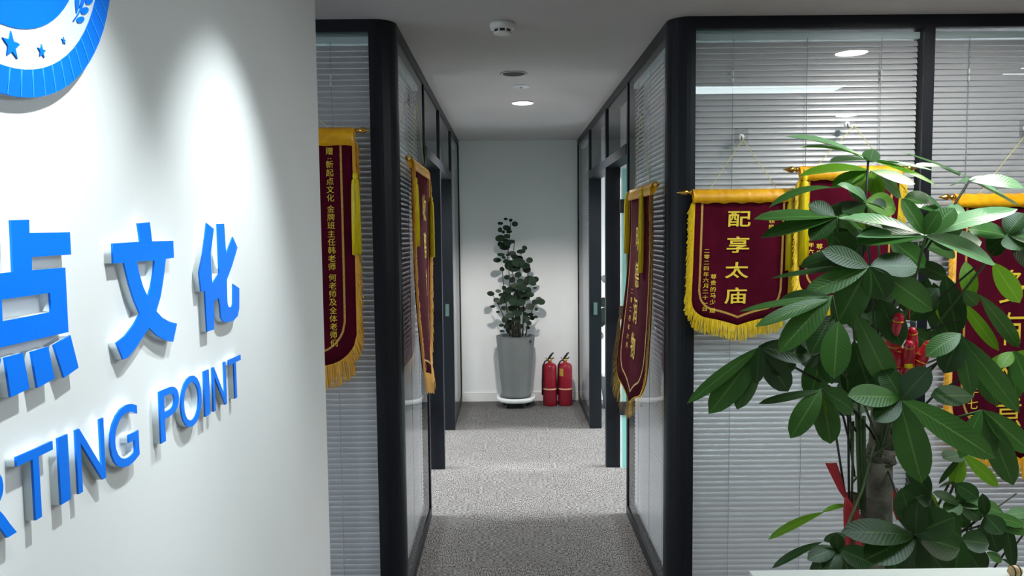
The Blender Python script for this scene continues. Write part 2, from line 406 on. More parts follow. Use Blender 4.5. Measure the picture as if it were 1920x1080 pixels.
# spot fittings over the logo wall
for i, yc in enumerate((1.66, .99, .32)):
    t = thing('spotlight', ['spotlight over the last letters of the blue wall sign', 'spotlight over the round blue emblem', 'spotlight over the start of the sign wall'][i], 'spotlight', (-.12, yc, H))
    MB().lathe([(.05, 0), (.05, -.006), (.04, -.010), (.034, -.004), (.034, 0)], 20, cap=False).build('trim_ring', PLASTW, t, True)

# ------------------------------------------------------------------ sign on the white wall
XW, XF = -.604, -.590        # wall face, letter face plane
def to_wall(px, py): p = at_x(px, py, XF); return (p.y, p.z)
def wall_letter(name, label, splines, cat='sign letter', group=None):
    allp = [p for s in splines for p in s]
    p0 = sum(p[0] for p in allp)/len(allp); z0 = min(p[1] for p in allp)
    t = thing(name, label, cat, (XW, p0, z0), 0, group)
    sp = [[(p[0]-p0, p[1]-z0) for p in s] for s in splines]
    R = Matrix(((0, 0, 1), (1, 0, 0), (0, 1, 0))).to_4x4()
    for nm, t0, t1, m in (('acrylic_body', 0, XF-XW-.003, ACRYL), ('blue_face', XF-XW-.003, XF-XW, BLUE)):
        me = poly_mesh(nm, sp, t1-t0, m); me.transform(R @ Matrix.Translation((0, 0, (t0+t1)/2))); put(nm, me, t)
    return t
def crop(pts, sc, ox, oy): return [to_wall(ox+x/sc, oy+y/sc) for x, y in pts]
wall_letter('sign_character', 'blue raised Chinese character 点 with four dots along its foot', [
    crop([(62, 38), (165, 36), (167, 110), (394, 106), (401, 232), (180, 245), (180, 320), (368, 305), (386, 668), (0, 755), (-150, 789), (-150, 352), (0, 338), (75, 330)], 3, 0, 400),
    crop([(10, 485), (282, 447), (290, 556), (15, 608)], 3, 0, 400),
    crop([(30, 812), (130, 785), (167, 985), (62, 1035)], 3, 0, 400),
    crop([(178, 780), (272, 750), (308, 930), (212, 982)], 3, 0, 400),
    crop([(305, 742), (397, 685), (443, 868), (362, 925)], 3, 0, 400),
    crop([(-150, 855), (8, 815), (-15, 930), (-180, 1075)], 3, 0, 400)], 'sign character')
wall_letter('sign_character', 'blue raised Chinese character 文 with crossing legs', [
    crop([(218, 70), (302, 62), (318, 195), (465, 192), (470, 310), (413, 318), (405, 400), (394, 480), (378, 580), (348, 683), (390, 728), (440, 756), (492, 770), (465, 897), (405, 882), (350, 850), (297, 797), (250, 870), (195, 950), (150, 1005), (118, 1020), (72, 905), (130, 855), (190, 780), (235, 700), (195, 610), (160, 500), (135, 400), (122, 345), (48, 350), (42, 210), (237, 198)], 3.721, 200, 400),
    crop([(212, 335), (335, 328), (328, 420), (312, 510), (288, 582), (255, 510), (228, 415)], 3.721, 200, 400)], 'sign character')
wall_letter('sign_character', 'blue raised Chinese character 化 with a hooked right stroke', [
    crop([(125, 82), (186, 132), (160, 330), (172, 595), (232, 505), (215, 90), (272, 88), (290, 340), (345, 198), (385, 288), (340, 440), (295, 560), (300, 750), (308, 785), (322, 795), (340, 785), (348, 760), (348, 595), (400, 632), (400, 800), (388, 865), (350, 905), (300, 920), (268, 915), (245, 880), (238, 790), (228, 712), (187, 745), (187, 980), (130, 998), (110, 655), (80, 660), (62, 500), (95, 340)], 4.5, 360, 400)], 'sign character')
def font_letter(ch, p0, p1, z0, z1, bold=.046):
    cu = bpy.data.curves.new('t', 'FONT'); cu.body = ch; cu.size = 1; cu.offset = bold; cu.resolution_u = 5; cu.fill_mode = 'NONE'
    o = bpy.data.objects.new('t', cu); COL.objects.link(o)
    me = bpy.data.meshes.new_from_object(o)
    adj = {}
    for e in me.edges:
        a, c = e.vertices; adj.setdefault(a, []).append(c); adj.setdefault(c, []).append(a)
    V = [v.co.copy() for v in me.vertices]; seen = set(); loops = []
    for s in adj:
        if s in seen: continue
        lp = [s]; seen.add(s); cur = s
        while True:
            nx = [q for q in adj[cur] if q not in seen]
            if not nx: break
            cur = nx[0]; seen.add(cur); lp.append(cur)
        loops.append([V[i] for i in lp])
    bpy.data.objects.remove(o); bpy.data.curves.remove(cu); bpy.data.meshes.remove(me)
    xs = [p.x for l in loops for p in l]; ys = [p.y for l in loops for p in l]
    fx = lambda x: p0+(x-min(xs))/(max(xs)-min(xs))*(p1-p0); fy = lambda y: z0+(y-min(ys))/(max(ys)-min(ys))*(z1-z0)
    return [[(fx(p.x), fy(p.y)) for p in l] for l in loops]
B0, B1 = 1.2785, 1.3675
for ch, a, c, lab in (('R', .822, .899, 'blue raised letter R before the first T of the wall sign'), ('T', .906, .979, 'blue raised letter T between R and I on the wall sign'),
        ('I', .991, 1.013, 'blue raised letter I between T and N left of the gap'), ('N', 1.032, 1.104, 'blue raised letter N before the letter G'),
        ('G', 1.120, 1.207, 'blue raised letter G ending the first English word'), ('P', 1.284, 1.360, 'blue raised letter P starting the word POINT'),
        ('O', 1.367, 1.460, 'blue raised round letter O in the word POINT'), ('I', 1.474, 1.500, 'blue raised letter I between O and N in POINT'),
        ('N', 1.517, 1.590, 'blue raised letter N before the final T of POINT'), ('T', 1.608, 1.681, 'blue raised final letter T of POINT below the character 化')):
    e = .003 if ch in 'GO' else 0
    if ch == 'I': sp = [[(a, B0), (c, B0), (c, B1), (a, B1)]]
    else: sp = font_letter(ch, a, c, B0-e, B1+e)
    wall_letter('sign_letter', lab, sp)
# emblem
EC, ER = (.9235, 2.068), .2694
t = thing('round_emblem', 'round blue and white emblem with stars and a ribbed blue ring', 'emblem', (XW, EC[0], EC[1]))
Rm = Matrix(((0, 0, 1), (1, 0, 0), (0, 1, 0))).to_4x4()
def circ(r, n=72): return [(r*math.cos(2*math.pi*i/n), r*math.sin(2*math.pi*i/n)) for i in range(n)]
def epart(nm, sp, t0, t1, m, par):
    me = poly_mesh(nm, sp, t1-t0, m); me.transform(Rm @ Matrix.Translation((0, 0, (t0+t1)/2))); return put(nm, me, par)
D = XF-XW
epart('backing_disc', [circ(ER)], 0, D-.004, ACRYL, t)
ring = epart('blue_ring', [circ(ER), circ(.236)], D-.004, D, BLUE2, t)
epart('white_band', [circ(.236), circ(.188)], D-.004, D-.001, EMBWHITE, t)
epart('blue_center', [circ(.188)], D-.004, D, BLUE2, t)
NL = 66
for i in range(NL):
    a = 2*math.pi*i/NL; a2 = a-.035
    if not (-2.2 < a-2*math.pi < -.0 or i == 0): continue
    hw = .0008
    p, q = Vector((.2365*math.cos(a), .2365*math.sin(a))), Vector((.2685*math.cos(a2), .2685*math.sin(a2)))
    n = (q-p).normalized(); n = Vector((-n.y, n.x))*hw
    epart('ring_line', [[tuple(p-n), tuple(q-n), tuple(q+n), tuple(p+n)]], D, D+.0006, PALEBLUE, ring)
for p, z, r, rot in ((.940, 1.859, .0172, .12), (1.0005, 1.866, .0088, .1), (1.0515, 1.8915, .0050, .1), (.872, 1.866, .0088, -.1), (.808, 1.8915, .0050, -.1)):
    cx, cz = p-EC[0], z-EC[1]
    epart('star', [[(cx+(r if i % 2 == 0 else r*.42)*math.sin(rot*0+math.pi*i/5), cz+(r if i % 2 == 0 else r*.42)*math.cos(math.pi*i/5)) for i in range(10)]], D-.001, D+.0006, BLUE, t)
def leafpoly(cx, cy, ang, L, W, n=10):
    out = []
    for i in range(n+1):
        u = i/n; out.append((u*L, W*math.sin(math.pi*u)**.8))
    for i in range(1, n):
        u = 1-i/n; out.append((u*L, -W*math.sin(math.pi*u)**.8))
    return [(cx+x*math.cos(ang)-y*math.sin(ang), cy+x*math.sin(ang)+y*math.cos(ang)) for x, y in out]
def e_px(pts): return [(q[0]-EC[0], q[1]-EC[1]) for q in (to_wall(x, y) for x, y in pts)]
def oval(x, y, a, c, rot): return [(x+a*math.cos(q)*math.cos(rot)-c*math.sin(q)*math.sin(rot), y+a*math.cos(q)*math.sin(rot)+c*math.sin(q)*math.cos(rot)) for q in (2*math.pi*i/14 for i in range(14))]
for o_ in (oval(151, 37, 7.6, 5.6, -.5), oval(159, 20, 8, 6, -.7), oval(167, 2, 7.5, 6, -.8), oval(174, -16, 7.5, 6, -.9), [(143, -14), (141, 4), (143, 26), (148, 14), (150, -14)], [(153, -14), (152, 4), (149, 16), (155, 4), (158, -14)]):
    epart('laurel_leaf', [e_px(o_)], D-.001, D+.0004, BLUE, t)
epart('laurel_stem', [e_px([(137, 40), (145, 28), (152, 14), (160, -6), (162, -6), (154, 15), (147, 28), (139, 40)])], D-.001, D+.0004, BLUE, t)
# small chip and scuff marks in the wall paint

# ------------------------------------------------------------------ award pennants
def banner(label, loc, rz, W, Hh, fr_mat, texts=(), tassels=(), apex=(0, .2), lean=0., lk=0., skew=0., tip=.30, corner=.35, side_l=.05, bot_l=.065, cut=(-1, 1), inset=.035, wave=.007, fz=.011, finials=(-1, 1), seed=1, flat_tip=False, sleeve=.045):
    rnd = random.Random(seed)
    t = thing('award_pennant', label, 'pennant', loc, rz, 'maroon award pennants hung on the glass')
    Hs = Hh*(1-tip)
    def zb(u):
        s = 1-abs(u); c = min(s/corner, 1)
        g = .62*(1-(1-c)**2)**.5 + .38*(s**1.6 if not flat_tip else (1-(1-s)**2))
        return -(Hs + (Hh-Hs)*g)
    def P(x, z, off=0.):
        y = -.012 + wave*math.sin(7.5*x/W + 2.2*z/Hh + seed) * min(1, max(0, -z/Hh*2-.05)) - lean*(1+lk*2*x/W)*(z/Hh)**2 - off
        return (x + skew*z, y, z)
    # cloth: front and back skins
    nu, nv = 36, 14; b = MB()
    for side in (0, 1):
        for j in range(nu+1):
            u = -1+2*j/nu; x = u*W/2; z1 = zb(u)
            for i in range(nv+1):
                z = -.02 + (z1+.02)*i/nv; b.v.append(P(x, z, 0 if side else -.004))
    S = (nu+1)*(nv+1)
    for side in (0, 1):
        for j in range(nu):
            for i in range(nv):
                q = (side*S+j*(nv+1)+i, side*S+j*(nv+1)+i+1, side*S+(j+1)*(nv+1)+i+1, side*S+(j+1)*(nv+1)+i)
                b.f.append(q if side else q[::-1])
    ring = [j*(nv+1)+nv for j in range(nu+1)]
    for j in range(nu): b.f.append((ring[j], ring[j+1], S+ring[j+1], S+ring[j]))
    for i in range(nv):
        b.f.append((i, i+1, S+i+1, S+i)); b.f.append((nu*(nv+1)+i+1, nu*(nv+1)+i, S+nu*(nv+1)+i, S+nu*(nv+1)+i+1))
    b.build('cloth', VELVET, t, True)
    # braid lines
    def outline(d, n=60):
        w2 = W/2-d; pts = [(-w2, -.03-(Hs-.03)*i/10) for i in range(10)]
        for j in range(n+1):
            u = -1+2*j/n; pts.append((u*w2, zb(u)+d*1.15))
        return pts + [(w2, -.03-(Hs-.03)*i/10) for i in range(9, -1, -1)]
    def ribbon(nm, d, wd, m, off, parent):
        pts = outline(d); b = MB(); n = len(pts)
        for i, p in enumerate(pts):
            a = Vector(pts[min(i+1, n-1)])-Vector(pts[max(i-1, 0)]); a.normalize(); nn = Vector((-a.y, a.x))*wd/2
            b.v += [P(p[0]-nn.x, p[1]-nn.y, off), P(p[0]+nn.x, p[1]+nn.y, off)]
            if i: b.f.append((2*i-2, 2*i-1, 2*i+1, 2*i))
        return b.build(nm, m, parent, True)
    ribbon('gold_braid', inset, .0085, GOLDTHREAD, .0012, t)
    ribbon('edge_trim', .002, .007, fr_mat, .0016, t)
    # fringe strands along the sides and foot
    path = outline(.003, 150); dens = []
    for i in range(len(path)-1):
        a, c = Vector(path[i]), Vector(path[i+1]); n = max(1, int((c-a).length/.0016))
        for k in range(n): dens.append((a+(c-a)*k/n, (c-a).normalized()))
    b = MB()
    for p, d in dens:
        nrm = Vector((d.y, -d.x))                    # outward (path runs down, across, up)
        side = abs(nrm.x) > .8
        dr = (nrm*(.62 if side else .35) + Vector((0, -.78 if side else -1))).normalized()
        Ls = (side_l if side else bot_l)*rnd.uniform(.8, 1.08)
        w = .0017; o = rnd.uniform(.001, fz); q = p
        e = p+dr*Ls*.5+Vector((rnd.uniform(-.003, .003), 0)); f = e+Vector((dr.x*.55, -1)).normalized()*Ls*.5+Vector((rnd.uniform(-.004, .004), 0))
        n0 = len(b.v)
        for c, oo in ((q, o*.3), (e, o), (f, o*rnd.uniform(.5, 1.3))):
            b.v += [P(c.x-w, c.y, oo), P(c.x+w, c.y, oo+.001)]
        b.f += [(n0, n0+1, n0+3, n0+2), (n0+2, n0+3, n0+5, n0+4)]
    tag(b.build('fringe', fr_mat, t), kind='stuff')
    # gathered satin sleeve round the rod
    b = MB(); n = 40; sg = 10
    for i in range(n+1):
        x = -W/2-.004+(W+.008)*i/n; r1 = .013*(1+.10*math.sin(i*1.7+seed)); 
        prof = [(0, r1), (-r1, r1*.3), (-.022, -sleeve*.3), (-.024, -sleeve+.003*math.sin(i*.9)), (-.010, -sleeve+.002), (r1*.6, -sleeve*.5), (r1, 0)]
        for y, z in prof: b.v.append((x+skew*z, y+.0015*math.sin(i*2.3+z*60), z))
        if i:
            for k in range(7): b.f.append(((i-1)*7+k, i*7+k, i*7+(k+1) % 7, (i-1)*7+(k+1) % 7))
    b.f += [tuple(range(6, -1, -1)), tuple(n*7+k for k in range(7))]
    b.build('satin_sleeve', SATIN, t, True)
    rod = MB().lathe([(.006, -W/2-.03), (.006, W/2+.03)], 10, axis='x').build('rod', BRASS, t, True)
    for s in finials:
        pr = [(.004, 0), (.011, .003), (.011, .008), (.006, .012), (.008, .016), (.0135, .024), (.012, .034), (.006, .046), (.001, .062)]
        MB().lathe([(r, s*(W/2+.008+h)) for r, h in pr] if s > 0 else [(r, s*(W/2+.008+h)) for r, h in pr][::-1], 12, axis='x').build('finial', BRASS, t, True)
    for x, z0, ln in tassels:
        ts = MB(); seg = 18
        MB().tube([(x, -.014, .0), (x, -.024, z0*.4), (x, -.024, z0)], .003, 5).build('tassel_cord', fr_mat, t)
        prof = [(.003, 0), (.010, -.008), (.011, -.020), (.008, -.026), (.012, -.032), (.0145, -.06), (.016, -.13), (.017, -ln)]
        b = MB(); k = len(prof)
        for r, h in prof:
            for i in range(seg):
                a = 2*math.pi*i/seg; rr = r*(1+(.16 if i % 2 else -.16)*(1 if h < -.03 else .2)); b.v.append((x+rr*math.cos(a), -.026+rr*math.sin(a)*.8, z0+h+(rnd.uniform(-.008, .008) if h == -ln else 0)))
        for j in range(k-1):
            for i in range(seg): b.f.append((j*seg+i, j*seg+(i+1) % seg, (j+1)*seg+(i+1) % seg, (j+1)*seg+i))
        b.f.append(tuple((k-1)*seg+i for i in range(seg))); b.build('tassel', TASSEL, t, True)
    ax = W*.34
    b = MB().tube([(-ax, -.004, .012), (apex[0], .004, apex[1])], .0016, 5).tube([(ax, -.004, .012), (apex[0], .004, apex[1])], .0016, 5)
    b.build('hanging_cord', STRING, t)
    # lettering
    for s, x0, z0, size, pitch, sx, bold in texts:
        b = MB(); z = z0; big = size > .045
        for ch in s:
            if ch == ' ': z -= pitch*.33; continue
            V, F = text_pts(ch, bold)
            if ch == ':':
                for dx in (-.16, .16): b.quad(*[P(x0+(dx+q)*size*sx, z+(r+.1)*size, .0022) for q, r in ((-.06, -.06), (.06, -.06), (.06, .06), (-.06, .06))])
                z -= pitch*.6; continue
            mx = (min(v[0] for v in V)+max(v[0] for v in V))/2; my = (min(v[1] for v in V)+max(v[1] for v in V))/2
            n0 = len(b.v); b.v += [P(x0+(v[0]-mx)*size*sx, z+(v[1]-my)*size, .0045 if big else .0025) for v in V]; b.f += [tuple(n0+i for i in f) for f in F]
            z -= pitch
            if big: b.build('gold_character', GOLDPRINT, t); b = MB()
        if not big: tag(b.build('small_lettering', GOLDPRINT, t), kind='stuff')
    return t
def hook(label, loc, rz):
    t = thing('adhesive_hook', label, 'hook', loc, rz, 'clear adhesive hooks on the glass')
    MB().box(-.028, .028, -.002, 0, -.034, .034).build('clear_pad', glass_mat('clear_film', (.86, .88, .88), 1.45, .15) if 'clear_film' not in MATS else MATS['clear_film'], t)
    MB().lathe([(.014, 0), (.013, -.004), (.005, -.006)][::-1], 16, axis='y').build('hook_base', HOOKM, t, True)
    MB().tube([(0, -.005, .004), (0, -.008, -.008), (0, -.012, -.016), (0, -.018, -.015), (0, -.019, -.008)], .0025, 6).build('hook_tip', STEEL, t, True)
YBN = YF-.026
def bpos(px, py, Y=YBN): p = at_y(px, py, Y); return p
# pennant with the four large characters
p = bpos(1393, 360); h4 = bpos(1390, 257, YF)
banner('maroon pennant with four large gold characters beside the right corridor corner post', (p.x, YBN, p.z), 0, .405, .555, FRINGE,
    texts=[('配享太庙', -.014, -.110, .070, .105, 1.42, .015), ('二零二四年六月二十一日', -.142, -.240, .020, .0238, 1.25, .006), ('尊贵的马少 赠', -.110, -.345, .022, .0262, 1.2, .006), ('敬领导', .118, -.09, .024, .028, 1.1, .006)],
    tassels=[(.188, -.02, .30)], apex=(h4.x-p.x, h4.z-p.z-.012), skew=.035, tip=.20, seed=3)
hook('clear hook holding the four character pennant', (h4.x, YF-.0005, h4.z), 0)
p = bpos(1594, 317, YBN-.045); h5 = bpos(1588, 234, YF)
banner('maroon pennant half hidden behind the upper plant leaves', (p.x, YBN-.045, p.z), 0, .405, .555, FRINGE,
    texts=[('二零二四年六月', -.150, -.20, .022, .026, 1.2, .006), ('尊贵的', -.115, -.31, .024, .028, 1.2, .006)],
    tassels=[(-.192, -.02, .36)], apex=(h5.x-p.x, h5.z-p.z-.012), skew=.02, tip=.20, seed=5)
hook('clear hook over the pennant behind the plant', (h5.x, YF-.0005, h5.z), 0)
p = bpos(1927, 368)
banner('tall maroon pennant with calligraphic gold characters at the right of the plant', (p.x, YBN, p.z), 0, .60, 1.10, FRINGE_O,
    texts=[('多有从意', -.06, -.37, .15, .175, .85, .0), ('年七月', -.21, -.80, .05, .058, .9, .0)],
    tassels=[], apex=(.0, .27), tip=.24, seed=8, side_l=.06, bot_l=.085, inset=.045)
hook('clear hook over the tall pennant beside the plant', (p.x, YF-.0005, p.z+.28), 0)
p = bpos(515, 246)
banner('large maroon pennant half hidden behind the white sign wall', (p.x, YBN, p.z), 0, .64, .985, FRINGE_O,
    texts=[('赠:新起点文化 金牌班主任韩老师 何老师及全体老师们', .222, -.083, .032, .0337, 1., .005)],
    tassels=[(.327, -.17, .33)], apex=(0, .2), tip=.15, seed=11, inset=.052, side_l=.05, bot_l=.095, flat_tip=True, corner=.34, sleeve=.062)
hook('clear hook over the pennant beside the sign wall', (p.x, YF-.0005, p.z+.212), 0)
hl = at_x(772, 187, XL)
banner('maroon pennant hanging inside the left corridor wall', (XL+.028, 3.72, 1.955), math.pi/2, .70, 1.02, FRINGE_O,
    texts=[('收鹏财材', .09, -.20, .14, .185, 1.4, .008)],
    tassels=[(-.335, -.08, .30), (.345, -.13, .32)], apex=(hl.y-3.72, hl.z-1.967), tip=.16, lean=.025, lk=-.9, seed=13, fz=.014, wave=.008, inset=.05, side_l=.06, bot_l=.09)
hook('clear hook on the left corridor glass', (XL+.0005, hl.y, hl.z), math.pi/2)
hr = at_x(1210, 210, XR)
banner('maroon pennant with two front tassels hanging inside the right corridor wall', (XR-.028, 3.66, 1.832), -math.pi/2, .60, 1.03, FRINGE,
    texts=[('明德润物', .0, -.24, .13, .17, 1.25, .008), ('二零二四年六月', -.16, -.50, .030, .045, 1.3, .008)],
    tassels=[(-.318, -.005, .31), (.12, -.01, .38)], apex=(3.66-hr.y, hr.z-1.844), tip=.22, lean=.06, lk=-.5, seed=17, fz=.018, wave=.008, inset=.05, side_l=.06, bot_l=.085)
hook('clear hook on the right corridor glass', (XR-.0005, hr.y, hr.z), -math.pi/2)

# ------------------------------------------------------------------ leaves
def leaf_mat(name, top, rib, trans, rough=.38):
    m = bpy.data.materials.new(name); m.use_nodes = True; N = m.node_tree.nodes; L = m.node_tree.links; b = N['Principled BSDF']; out = N['Material Output']
    uv = N.new('ShaderNodeUVMap'); sx = N.new('ShaderNodeSeparateXYZ'); L.new(uv.outputs[0], sx.inputs[0])
    d = N.new('ShaderNodeMath'); d.operation = 'SUBTRACT'; d.inputs[1].default_value = .5; L.new(sx.outputs[1], d.inputs[0])
    ab = N.new('ShaderNodeMath'); ab.operation = 'ABSOLUTE'; L.new(d.outputs[0], ab.inputs[0])
    rib_f = N.new('ShaderNodeMapRange'); rib_f.inputs[1].default_value = .018; rib_f.inputs[2].default_value = .040; rib_f.inputs[3].default_value = 1; rib_f.inputs[4].default_value = 0; L.new(ab.outputs[0], rib_f.inputs[0])
    # side veins run forward from the rib
    ma = N.new('ShaderNodeMath'); ma.operation = 'MULTIPLY_ADD'; ma.inputs[1].default_value = -.35; L.new(ab.outputs[0], ma.inputs[0]); L.new(sx.outputs[0], ma.inputs[2])
    fr = N.new('ShaderNodeMath'); fr.operation = 'MULTIPLY'; fr.inputs[1].default_value = 90; L.new(ma.outputs[0], fr.inputs[0])
    sn = N.new('ShaderNodeMath'); sn.operation = 'SINE'; L.new(fr.outputs[0], sn.inputs[0])
    nz = N.new('ShaderNodeTexNoise'); nz.inputs['Scale'].default_value = 9; tc = N.new('ShaderNodeTexCoord'); L.new(tc.outputs['Object'], nz.inputs[0])
    mx0 = N.new('ShaderNodeMix'); mx0.data_type = 'RGBA'; mx0.inputs['A'].default_value = (*[c*.7 for c in top], 1); mx0.inputs['B'].default_value = (*[min(1, c*1.3) for c in top], 1); L.new(nz.outputs[0], mx0.inputs['Factor'])
    mx = N.new('ShaderNodeMix'); mx.data_type = 'RGBA'; L.new(rib_f.outputs[0], mx.inputs['Factor']); L.new(mx0.outputs['Result'], mx.inputs['A']); mx.inputs['B'].default_value = (*rib, 1)
    L.new(mx.outputs['Result'], b.inputs['Base Color']); b.inputs['Roughness'].default_value = rough; b.inputs['Specular IOR Level'].default_value = .38
    bp = N.new('ShaderNodeBump'); bp.inputs['Strength'].default_value = .12; bp.inputs['Distance'].default_value = .001; L.new(sn.outputs[0], bp.inputs['Height']); L.new(bp.outputs[0], b.inputs['Normal'])
    tl = N.new('ShaderNodeBsdfTranslucent'); tl.inputs[0].default_value = (*[min(1, c*1.5) for c in top], 1)
    ms = N.new('ShaderNodeMixShader'); ms.inputs[0].default_value = trans; L.new(b.outputs[0], ms.inputs[1]); L.new(tl.outputs[0], ms.inputs[2]); L.new(ms.outputs[0], out.inputs[0])
    MATS[name] = m; return m
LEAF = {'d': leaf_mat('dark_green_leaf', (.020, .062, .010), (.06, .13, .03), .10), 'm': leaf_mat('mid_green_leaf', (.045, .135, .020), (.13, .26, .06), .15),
        'y': leaf_mat('young_yellow_green_leaf', (.14, .32, .012), (.28, .45, .06), .28), 'p': leaf_mat('light_sheen_green_leaf', (.20, .38, .17), (.42, .55, .30), .15, .3)}  # palest tone has the sheen of overhead light put into its colour
STEMG = mat('green_stem', (.055, .10, .028), .5); STEMD = mat('dark_thin_stem', (.018, .022, .012), .5)
BARK = mat('grey_brown_bark', (.15, .14, .105), .85, noise=(22, .4, (1, 1, .6)), bump=(40, .6))
def blade(parent, B, Tp, width, nrm, m, sag=.0, cup=.18, seg=9, name='leaf'):
    B, Tp = Vector(B), Vector(Tp); d = Tp-B; Ln = d.length; dn = d/Ln
    n = nrm - dn*nrm.dot(dn)
    if n.length < 1e-4: n = Vector((0, -1, 0))
    n.normalize(); side = dn.cross(n)
    vs = []; fs = []; uvs = []
    for i in range(seg+1):
        t = i/seg; wv = (t**.85*(1-t)**.68)/.350 if 0 < t < 1 else .02
        c = B+d*t+n*(sag*Ln*4*t*(1-t)); hw = width/2*min(wv, 1)
        for s in (-1, 0, 1):
            vs.append(tuple(c+side*(s*hw)+n*(abs(s)*cup*hw))); uvs.append((t, .5+.5*s))
    for i in range(seg):
        for k in (0, 1): fs.append((i*3+k, i*3+k+1, i*3+k+4, i*3+k+3))
    me = bpy.data.meshes.new(name); me.from_pydata(vs, [], fs); me.materials.append(m)
    ul = me.uv_layers.new(name='UVMap')
    for lp in me.loops: ul.data[lp.index].uv = uvs[lp.vertex_index]
    me.polygons.foreach_set('use_smooth', [True]*len(me.polygons))
    return put(name, me, parent)
# --- the tall plant: leaves from photo directions, each cluster at its own distance round the trunk
PY = 2.0
pot_p = at_y(1645, 1000, PY)
plant = thing('money_tree', 'tall leafy money tree with a grey trunk and drooping hand-shaped leaves behind the white counter', 'potted plant', (0, 0, 0))
rnd = random.Random(5)
UP = Vector((0, 0, 1))
def pleaf(bx, by, tx, ty, w, tone='m', face=.6, y0=PY, dy=None, sag=None, cup=None):
    dy = rnd.uniform(-.05, .05) if dy is None else dy
    B = at_y(bx, by, y0); Tp = at_y(tx, ty, y0+dy)
    toc = (CAM-(B+Tp)/2).normalized(); n = (UP*(1-face)+toc*face).normalized()
    d = (Tp-B).normalized(); nn = (n-d*n.dot(d)).normalized(); s = d.cross(nn)
    dpx = Vector((tx-bx, ty-by)).normalized(); 
    vis = max(.42, (s-toc*s.dot(toc)).length)
    blade(plant, B, Tp, w*y0/FPX/vis*1.08, n, LEAF[tone], rnd.uniform(.0, .06) if sag is None else sag, rnd.uniform(.08, .3) if cup is None else cup)
CL = []  # hub list for stems
def cluster(hx, hy, y0, leaves, stem=True):
    if stem: CL.append((hx, hy, y0))
    for l in leaves:
        l = list(l); tone = l[3] if len(l) > 3 else 'm'; face = l[4] if len(l) > 4 else .6
        pleaf(hx+rnd.uniform(-3, 3), hy+rnd.uniform(-3, 3), l[0], l[1], l[2], tone, face, y0)
def solo(*a, **k): pleaf(*a, **k)
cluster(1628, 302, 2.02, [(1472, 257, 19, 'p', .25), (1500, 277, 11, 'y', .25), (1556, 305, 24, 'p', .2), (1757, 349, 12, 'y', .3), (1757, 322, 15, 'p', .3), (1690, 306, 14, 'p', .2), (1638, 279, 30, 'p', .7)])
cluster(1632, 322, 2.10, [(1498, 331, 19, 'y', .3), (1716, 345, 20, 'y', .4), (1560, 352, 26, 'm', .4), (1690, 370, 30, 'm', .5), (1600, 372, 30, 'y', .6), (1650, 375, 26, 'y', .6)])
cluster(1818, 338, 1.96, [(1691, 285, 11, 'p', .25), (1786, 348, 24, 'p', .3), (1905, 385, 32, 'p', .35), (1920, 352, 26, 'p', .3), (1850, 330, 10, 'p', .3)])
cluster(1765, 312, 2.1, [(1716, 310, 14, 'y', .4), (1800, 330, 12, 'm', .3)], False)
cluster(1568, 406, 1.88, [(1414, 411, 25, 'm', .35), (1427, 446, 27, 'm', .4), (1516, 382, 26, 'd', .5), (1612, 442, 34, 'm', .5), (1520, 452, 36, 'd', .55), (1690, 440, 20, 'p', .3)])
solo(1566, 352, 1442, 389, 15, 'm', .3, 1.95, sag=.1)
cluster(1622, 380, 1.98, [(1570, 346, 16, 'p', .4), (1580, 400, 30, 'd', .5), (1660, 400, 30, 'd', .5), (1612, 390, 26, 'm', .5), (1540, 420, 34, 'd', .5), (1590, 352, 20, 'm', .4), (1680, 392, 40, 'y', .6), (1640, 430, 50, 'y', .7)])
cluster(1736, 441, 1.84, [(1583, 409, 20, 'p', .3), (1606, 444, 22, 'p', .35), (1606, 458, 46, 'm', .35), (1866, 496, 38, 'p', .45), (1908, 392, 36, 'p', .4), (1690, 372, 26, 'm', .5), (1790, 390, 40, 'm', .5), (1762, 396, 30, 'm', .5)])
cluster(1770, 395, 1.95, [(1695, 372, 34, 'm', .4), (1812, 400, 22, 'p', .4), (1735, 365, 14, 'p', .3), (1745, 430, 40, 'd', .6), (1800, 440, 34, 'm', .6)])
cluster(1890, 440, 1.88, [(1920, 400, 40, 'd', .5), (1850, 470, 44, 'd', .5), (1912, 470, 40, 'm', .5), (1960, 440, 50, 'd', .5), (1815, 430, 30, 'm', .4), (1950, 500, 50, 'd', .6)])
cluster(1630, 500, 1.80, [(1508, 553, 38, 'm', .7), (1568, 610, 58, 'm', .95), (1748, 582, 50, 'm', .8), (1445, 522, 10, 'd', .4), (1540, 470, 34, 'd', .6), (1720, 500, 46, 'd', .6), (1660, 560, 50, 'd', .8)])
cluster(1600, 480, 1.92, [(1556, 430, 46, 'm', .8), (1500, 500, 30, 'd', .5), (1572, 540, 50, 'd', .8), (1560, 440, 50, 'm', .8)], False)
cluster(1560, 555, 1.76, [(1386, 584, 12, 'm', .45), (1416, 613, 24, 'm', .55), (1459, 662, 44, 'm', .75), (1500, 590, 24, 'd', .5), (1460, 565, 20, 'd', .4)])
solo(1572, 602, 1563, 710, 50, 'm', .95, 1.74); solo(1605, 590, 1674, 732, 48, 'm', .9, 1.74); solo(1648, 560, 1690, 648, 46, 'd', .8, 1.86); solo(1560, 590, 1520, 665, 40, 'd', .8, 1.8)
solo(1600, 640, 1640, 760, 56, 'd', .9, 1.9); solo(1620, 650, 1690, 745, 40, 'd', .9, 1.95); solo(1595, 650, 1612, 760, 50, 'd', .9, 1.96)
cluster(1424, 652, 1.78, [(1288, 757, 24, 'm', .75), (1329, 776, 48, 'm', .9), (1382, 768, 40, 'm', .9), (1478, 734, 46, 'd', .9), (1418, 720, 26, 'd', .8), (1492, 690, 56, 'd', .9), (1520, 670, 40, 'd', .7)])
